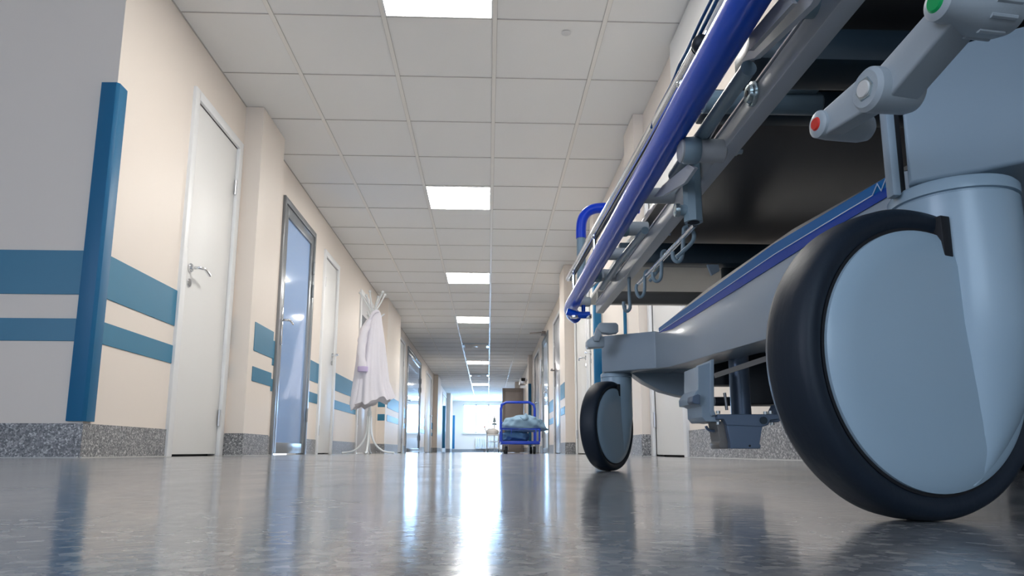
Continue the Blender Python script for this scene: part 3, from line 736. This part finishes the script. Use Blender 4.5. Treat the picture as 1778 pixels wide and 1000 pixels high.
pan('foot_web', [(1244, 731), (1260, 731), (1269, 766), (1268, 779), (1250, 779), (1248, 772), (1250, 766)], .750, .03, mat('bronze_grey_metal', (.20, .185, .17), .35, metal=.4))
bm = new(); p0 = at(1302, 774, Y=.7415); cyl(bm, p0, p0+Vector((0, .002, 0)), .0012, 12); part('plate_hole', bm, M['dark']); bm = new(); p0 = at(1325.5, 730, Y=.7415); cyl(bm, p0, p0-Vector((0, .0015, 0)), .004, 18); part('plate_hole', bm, M['navy'])
for (u_, v_) in ((1247, 716), (1338, 716), (1329, 717), (1247, 735), (1341, 736)):
    bm = new(); p0 = at(u_, v_, Y=.75); cyl(bm, p0-Vector((0, 0, .0014)), p0+Vector((0, 0, .0016)), .0022, 6); part('hex_bolt', bm, M['bolt'])
bm = new(); a0 = at(1287, 719, Y=.80); cyl(bm, (a0.x, .80, a0.z-.004), (a0.x, .80, .150), .0115, 28); part('piston', bm, M['mech'])
bm = new(); a0 = at(1305, 719, Y=.86); box(bm, a0.x-.012, a0.x+.05, .86, .90, .088, .155, .002); part('gear_housing', bm, M['mech_dark'])
bm = new(); a0 = at(1240, 640, Y=.92); box(bm, a0.x-.005, a0.x+.10, .92, .95, .118, .16, .002); part('rear_housing', bm, M['mech_dark'])
bm = new(); a0 = at(1240, 700, Y=.90); cyl(bm, at(1240, 697, Y=.90), at(1268, 697, Y=.90), .006, 18); part('actuator_rod', bm, M['mech_dark'])
bm = new(); tube(bm, [at(1258, 682, Y=.78), at(1262, 712, Y=.78)], .0018, 8); part('link_rod', bm, M['steel'])
bm = new(); prism(bm, [at(1243, 647, Y=.70), at(1344, 613, Y=.62), at(1344, 623, Y=.62), at(1245, 655, Y=.70)], (.001, .010, 0)); part('inner_brace', bm, M['greytube'])
bm = new()
p0 = at(1236, 733, Y=.77)
for k in range(5):
    cc = p0+Vector((-.002+.0015*k, 0, -.0045+.0)); 
    tube(bm, [cc+Vector((.0075*math.cos(q), .004*k-.008, .0055*math.sin(q))) for q in [PI+PI*j/10 for j in range(11)]], .0014, 6)
part('coil_spring', bm, M['mech'])
bm = new(); p0 = at(1200, 684, Y=.80)
rings_ = [(.008, -.006), (.0085, -.004), (.0085, .004), (.008, .006)]
lathe(bm, rings_, p0+Vector((.002, 0, -.001)), (1, .2, 0), 24); part('pivot_pin', bm, M['chrome'])
pan('pivot_boss', [(1203, 688), (1212, 684), (1216, 686), (1216, 702), (1206, 701), (1202, 697)], .745, .02, M['mech'])
# lifting column bellows
bm = new()
for k, (z0, z1, r_) in enumerate(((.20, .235, .050), (.235, .262, .040), (.262, .285, .032), (.285, .31, .026), (.31, .35, .021))):
    lathe(bm, [(r_-.003, z0), (r_, z0+.004), (r_, z1-.004), (r_-.003, z1)], (.428, 1.165, 0), (0, 0, 1), 32)
part('lift_column', bm, M['navy'])
# deck
ZD = .372
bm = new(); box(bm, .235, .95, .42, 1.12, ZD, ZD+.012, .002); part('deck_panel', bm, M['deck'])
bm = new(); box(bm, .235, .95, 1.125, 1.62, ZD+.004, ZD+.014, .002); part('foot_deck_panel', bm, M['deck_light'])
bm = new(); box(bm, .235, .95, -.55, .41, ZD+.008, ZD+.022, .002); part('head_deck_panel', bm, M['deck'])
bm = new(); box(bm, .215, .97, 1.095, 1.125, .336, .370, .002); part('deck_crossbar', bm, M['navy'])
bm = new(); tube(bm, [(.21, 1.31, .325), (.95, 1.31, .325)], .0125, 20); part('foot_tube', bm, M['greytube'])
bm = new(); box(bm, .20, .95, .475, .525, .322, .352, .008); part('head_crossbar', bm, M['navy'])
bm = new(); box(bm, .20, .95, .60, .63, .345, .368, .003); part('mid_crossbar', bm, M['navy'])
p = at(1437, 150, Y=.56); q = at(1437, 190, Y=.56)
bm = new(); cyl(bm, (.19, .575, (p.z+q.z)/2+.002), (p.x, .575, (p.z+q.z)/2+.002), (p.z-q.z)/2*.92, 24, .002); part('pivot_tube', bm, M['cap'])
pan('pivot_lug', [(1335, 150), (1370, 112), (1408, 112), (1418, 148), (1424, 156), (1340, 158)], .56, .008, M['cap'])
pan('hinge_plate', [(1300, 90), (1360, 50), (1378, 76), (1350, 110), (1325, 135)], .52, .005, M['cap'])
pan('deck_lug', [(1228, 459), (1248, 459), (1250, 470), (1236, 478)], 1.09, .006, M['bed'])

# ---- rails along the side
def ytube(name, x, z, y0, y1, r_, m, n_=24, flat=None, z2=None):
    bm = new(); tube(bm, [(x, y0, z), (x, y1, z if z2 is None else z2)], r_, n_, flat=flat); return part(name, bm, m)
# blue bumper rail, bent in at the far end
bm = new(); tube(bm, [(.150, .05, .290), (.150, 1.23, .290), (.1515, 1.255, .289), (.157, 1.275, .285), (.166, 1.285, .280)], .0122, 32, flat=(1, 1.0)); part('bumper_rail', bm, M['bumper'], 60)
bm = new(); tube(bm, [at(984, 541, Y=1.19), at(1003, 547, Y=1.19), at(1024, 547, Y=1.19)], .0062, 14); tube(bm, [at(1013, 530, Y=1.20), at(1013, 547, Y=1.20)], .0035, 10); part('bumper_end', bm, M['bumper'])
bm = new(); p = at(998, 551, Y=1.19); lathe(bm, [(.004, 0), (.0075, .002), (.0075, .005), (.0065, .006)], p+Vector((0, 0, .0045)), (0, 0, -1), 20); lathe(bm, [(.004, 0), (.006, .002), (.006, .006), (.005, .008)], at(1022, 549, Y=1.19)+Vector((0, 0, .004)), (0, 0, -1), 16); part('end_bolt', bm, M['chrome'])
# inner aluminium rail: side face at x = .19, underside at z = .271
bm = new(); box(bm, .190, .2035, .05, 1.20, .271, .2885, .0010); part('mattress_rail', bm, M['alurail'])
bm = new(); box(bm, .1885, .1905, .05, 1.195, .2885, .2900); part('rail_lip', bm, M['chrome'])
ytube('chrome_side_rail', .150, .352-.047*0, 1.27, .455, .0053, M['chrome'], 18, z2=.3165)
bm = new(); tube(bm, [(.1525, 1.25, .344), (.1525, .46, .3075)], .0022, 8); part('rail_shadow_strip', bm, M['mech_dark'])  # dark tube stands in for the shadow gap under the chrome rail
bm = new(); p = Vector((.150, .448, .3155)); sphere(bm, p, .0068); part('rail_end_ball', bm, M['rubber'])
for k_, (u_, v_) in enumerate(((1184, 165), (1032, 403), (996, 468))):
    Yk = at(u_, v_, X=.150).y; zt_ = .3165+(.352-.3165)*(Yk-.455)/(1.27-.455)
    bm = new(); tube(bm, [(.150, Yk, zt_), (.150, Yk+.002, .297)], .0028, 10); sphere(bm, (.1495, Yk-.003, zt_-.006), .0042, u=12, v=8); part('side_rail_post', bm, M['chrome'])
# vinyl mattress edge and second tube seen above the rail
ytube('mattress_edge', .168, .334, .05, .49, .0095, M['sky_plastic'], 20)
ytube('upper_rail_sleeve', .1545, .3235, .05, .43, .0068, M['alurail'], 20, z2=.3150)
# folded side-rail links between the blue rail and the inner rail
bm = new()
A0, A1, B0, B1 = at(1299, 90, X=.172), at(1388, 0, X=.172), at(1407, 9, X=.172), at(1310, 101, X=.172)
C0, C1 = at(1440, -45, X=.172), at(1425, -45, X=.172)
prism(bm, [A0, A1, C1, C0, B0, B1, at(1287, 108, X=.172)], (.004, 0, 0)); part('folding_link', bm, M['alurail'], 20)
bm = new(); tube(bm, [at(1300, 118, X=.173), at(1215, 240, X=.173), at(1170, 305, X=.173)], .0055, 16); part('gas_spring', bm, M['cap'])
bm = new(); tube(bm, [at(1296, 125, X=.180), at(1215, 265, X=.180)], .002, 8); part('gas_spring_rod', bm, M['chrome'])
bm = new(); prism(bm, [at(1300, 62, X=.164), at(1362, -12, X=.164), at(1376, 6, X=.164), at(1301, 88, X=.164)], (.003, 0, 0)); part('link_cover', bm, M['stub'], 20)
bm = new(); p = at(1374, 3, X=.176); cyl(bm, p-Vector((.004, 0, 0)), p+Vector((.02, 0, 0)), .009, 24, .001); part('link_pivot', bm, M['cap'])
bm = new(); tube(bm, [at(1120, 400, X=.176), at(1075, 455, X=.176), at(1045, 500, X=.176)], .0045, 12); part('far_gas_spring', bm, M['cap'])
bm = new(); prism(bm, [at(1195, 285, X=.165), at(1150, 322, X=.165), at(1136, 342, X=.165), at(1150, 340, X=.165), at(1188, 318, X=.165), at(1206, 292, X=.165)], (.003, 0, 0)); part('release_blade', bm, M['alurail'], 20)
bm = new(); prism(bm, [at(1045, 470, X=.168), at(1012, 495, X=.168), at(1004, 512, X=.168), at(1024, 500, X=.168), at(1046, 482, X=.168)], (.003, 0, 0)); part('release_blade', bm, M['alurail'], 20)
# stubs joining the rails (x direction)
def stub(v, hw, r_, name='rail_bracket', m=None, x0=.155, x1=.192, u=None):
    Yk = at(u, v, X=.178).y; zc = at(u, v, X=.178).z
    bm = new(); cyl(bm, (x0, Yk, zc), (x1, Yk, zc), r_, 28, .001)
    return part(name, bm, m or M['stub']), Yk, zc
for u_, v_, r_, knob in ((1150, 340, .0080, 0), (1105, 397, .0086, 1), (1072, 441, .0086, 0), (1055, 478, .0092, 1), (1012, 524, .0095, 0), (1228, 262, .0096, 1)):
    o_, Yk, zc = stub(v_, 0, r_, u=u_)
    if knob:
        bm = new(); xk = .166 if u_ > 1200 else .163
        lathe(bm, [(r_*.9, -.010), (r_*1.12, -.007), (r_*1.16, -.001), (r_*1.16, .003), (r_*1.02, .005)], (xk, Yk, zc), (1, 0, 0), 28); part('bracket_collar', bm, M['cap'])
# drip-stand socket hanging from the rail
ps, pb = at(1199, 283, X=.182), at(1203, 384, X=.182)
Ys = at(1202, 335, X=.182).y
bm = new(); z0_, z1_ = at(1203, 386, Y=Ys).z, at(1200, 270, Y=Ys).z
xc = at(1202, 335, Y=Ys).x; rs = .0085
lathe(bm, [(rs, z0_), (rs, z1_)], (xc, Ys, 0), (0, 0, 1), 8); part('stand_socket', bm, M['cap'], 20)
bm = new(); lathe(bm, [(rs*.62, z0_-.0005), (rs*.60, z0_+.004)], (xc, Ys, 0), (0, 0, 1), 20); part('socket_bore', bm, M['dark'])
bm = new(); p = at(1180, 365, Y=Ys)
lathe(bm, [(.0065, .010), (.0050, .004), (.0050, 0), (.0062, -.0015)], (p.x, Ys, p.z), (1, 0, 0), 18); part('socket_boss', bm, M['cap'])
bm = new(); lathe(bm, [(.0025, -.0050), (.0058, -.004), (.0062, -.0015), (.0062, 0)], (p.x-.0005, Ys, p.z), (1, 0, 0), 20); part('thumb_screw', bm, M['bolt'])
bm = new(); p = at(1207, 270, Y=Ys); box(bm, p.x-.008, p.x+.014, Ys-.008, Ys+.008, p.z-.004, p.z+.006, .0015); part('socket_mount', bm, M['stub'])
# bolt on the inner rail
bm = new(); p = at(1309, 163, X=.1895); lathe(bm, [(.0035, -.0052), (.0062, -.0050), (.0066, -.0030), (.0084, -.0026), (.0090, -.0012), (.0090, 0)], p, (1, 0, 0), 32); r1 = part('rail_bolt', bm, M['bolt'])
bm = new(); lathe(bm, [(.0022, -.0056), (.0022, -.0050)], p, (1, 0, 0), 6); obj('bolt_socket', bm, M['dark'], r1)
for u_, v_ in ((1272, 262), (1152, 405), (1378, -8)):
    bm = new(); p = at(u_, v_, X=.2035); lathe(bm, [(.0040, 0), (.0040, .004), (.0028, .0045), (.0028, .008)], p, (1, 0, 0), 6); part('bolt_end', bm, M['bolt'])
# hook bar and bag hooks
XHB = .2005
pa, pbb = at(1109, 492, X=XHB), at(1207, 390, X=XHB)
bm = new(); tube(bm, [pa, pbb], .0028, 14); part('hook_bar', bm, M['chrome'])
def hook(pxs, Y, r_=.0021):
    bm = new(); tube(bm, [at(u_, v_, Y=Y) for u_, v_ in pxs], r_, 10, smooth=5); part('bag_hook', bm, M['cap'])
Yh = lambda u_, v_: at(u_, v_, X=XHB).y
hook([(1092, 455), (1092.5, 500), (1093, 520), (1094, 534), (1090, 540), (1085, 538), (1083, 531), (1083, 524)], Yh(1097, 505), .0024)
hook([(1126, 470), (1121, 472), (1119.5, 482), (1119, 505), (1115, 514), (1110, 515), (1106, 509), (1104.5, 500), (1106, 494)], Yh(1122, 479))
hook([(1156, 436), (1151, 437), (1149, 446), (1148, 478), (1144, 487), (1138, 488), (1134, 482), (1133, 473)], Yh(1148, 452))
hook([(1194, 394), (1188, 396), (1187, 405), (1185, 440), (1181, 452), (1175, 454), (1169, 448), (1168, 437)], Yh(1186, 411))
hook([(1196, 396), (1203, 402), (1205, 412), (1199, 424), (1174, 447)], Yh(1196, 402))
hook([(1128, 488), (1136, 478), (1150, 460)], Yh(1140, 470)+.02)

# push handle at the far end
bm = new(); hp = [at(u_, v_, Y=1.30) for u_, v_ in ((1010, 520), (1009, 412))]
tube(bm, hp, .0088, 18); part('handle_post', bm, M['cap'])
bm = new(); hp = [at(u_, v_, Y=1.30) for u_, v_ in ((1009, 414), (1009, 396), (1011, 382), (1018, 370), (1030, 363), (1046, 361), (1075, 361), (1110, 362))]
tube(bm, hp, .0100, 20, smooth=4); part('handle_grip', bm, M['grip'], 60)

# ---- foot pedals: a rocker with a lug at each end
def pedal_pt(u_, v_, Y): return at(u_, v_, Y=Y)
def capsule_arm(bm, a, b_, ra, rb, depth, back):
    """flat arm between two round ends; a, b_ are centres on the front face"""
    a = Vector(a); b_ = Vector(b_); d = (b_-a).normalized(); nn = Vector(back).normalized(); s = d.cross(nn).normalized()
    ring = []
    for k in range(13): q_ = PI/2+PI*k/12; ring.append(a+d*(ra*math.cos(q_))+s*(ra*math.sin(q_)))
    for k in range(13): q_ = -PI/2+PI*k/12; ring.append(b_+d*(rb*math.cos(q_))+s*(rb*math.sin(q_)))
    prism(bm, ring, nn*depth)
    bmesh.ops.remove_doubles(bm, verts=bm.verts, dist=.00005)
    bmesh.ops.bevel(bm, geom=[e for e in bm.edges if e.calc_face_angle(0) > .8], offset=.0012, segments=3, profile=.5, affect='EDGES')
YP = .252
back = Vector((.985, .17, .03)).normalized()     # the pedal's axle direction, away from the viewer
hub = at(1506, 155, Y=YP)
def on_plane(u_, v_, p0_, nn_):
    d_ = RT*((u_-889)/FPX) + UP*((CY-v_)/FPX) + FWD; o_ = Vector((0, 0, EYE))
    return o_ + d_*((p0_-o_).dot(nn_)/d_.dot(nn_))
redp = on_plane(1424, 216, hub, back); grn = on_plane(1633, 4, hub, back)
pr_ = bm = new(); capsule_arm(bm, redp, hub, .0056, .0078, .009, back); ped = part('rocker_arm', bm, M['pedal'])
bm = new(); capsule_arm(bm, hub+back*.004, grn+back*.004, .0078, .0062, .014, back); part('rocker_arm', bm, M['pedal'])
bm = new(); lathe(bm, [(.0072, -.0012), (.0088, .0004), (.0090, .003), (.0088, .010), (.0086, .018), (.0076, .021)], hub, back, 36); hb = part('rocker_hub', bm, M['pedal'])
bm = new(); lathe(bm, [(.0046, -.0018), (.0050, -.0008)], hub, back, 6); obj('hex_recess', bm, M['bolt'], hb)
bm = new(); lathe(bm, [(.0032, -.0024), (.0036, -.0014)], hub, back, 28); obj('hub_plug', bm, M['hexcap'], hb)
def lug(c, dirv, L, r0, r1, n_='foot_tread', ribs=True):
    bm = new(); dirv = Vector(dirv).normalized()
    lathe(bm, [(r0*.72, -.0022), (r0*.95, -.0012), (r0*1.05, .004), (r1, L*.45), (r1, L-.006), (r1*.86, L-.0018), (r1*.55, L)], c, dirv, 40)
    for v in bm.verts:
        pass
    o_ = part(n_, bm, M['pedal'])
    if ribs:
        up_ = dirv.cross(Vector((0, 0, 1))).normalized(); sd = dirv.cross(up_)
        for q_ in (205, 240, 275, 310, 340):
            a2 = R(q_); w_ = up_*math.cos(a2)+Vector((0, 0, 1))*math.sin(a2)
            bm = new(); tube(bm, [c+dirv*(L*.45)+w_*(r1-.0004), c+dirv*(L*.80)+w_*(r1-.0004)], .0011, 8); obj('tread_rib', bm, M['pedal'], o_)
    return o_
tv = back
l1 = lug(redp, tv, .0255, .0062, .0066, ribs=False)
bm = new(); lathe(bm, [(.0024, -.0030), (.0030, -.0022)], redp, tv, 24); obj('red_marker', bm, M['red'], l1)
l2 = lug(grn, tv, .030, .0066, .0100)
bm = new(); lathe(bm, [(.0030, -.0030), (.0038, -.0022)], grn, tv, 24); obj('green_marker', bm, M['green'], l2)
# same pedal at the far corner
def pan2(n_, pxs, Y, dy, m, bev=.0015):
    bm = new(); prism(bm, [at(u_, v_, Y=Y) for u_, v_ in pxs], (0, dy, 0), bev); return part(n_, bm, m)
pan2('far_foot_tread', [(1041, 560), (1070, 560), (1074, 564), (1074, 577), (1060, 579), (1044, 577), (1038, 570)], 1.03, .018, M['pedal'])
pan2('far_rocker_arm', [(1037, 566), (1048, 570), (1041, 592), (1032, 592), (1030, 588)], 1.035, .012, M['pedal'])
pan2('far_foot_tread', [(1019, 591), (1029, 583), (1050, 584), (1050, 602), (1022, 604), (1019, 600)], 1.04, .018, M['pedal'])

# ---- blue cables looped over the rail
def cable(pxs, X, r_, label):
    bm = new(); tube(bm, [at(u_, v_, X=X) for u_, v_ in pxs], r_, 10, smooth=6)
    tag(obj('cable', bm, M['cable'], None), label, 'cable', 'blue cables on the stretcher rail')
cable([(1242, -14), (1215, 40), (1192, 90), (1180, 112), (1172, 133), (1160, 158), (1143, 190), (1134, 212), (1131, 222)], .146, .0012, 'outer blue cable running along the top of the stretcher rail')
cable([(1251, -12), (1226, 38), (1202, 85), (1185, 120), (1176, 142), (1164, 166), (1150, 192), (1140, 212)], .149, .0014, 'inner blue cable running beside the black ball end of the chrome rail')
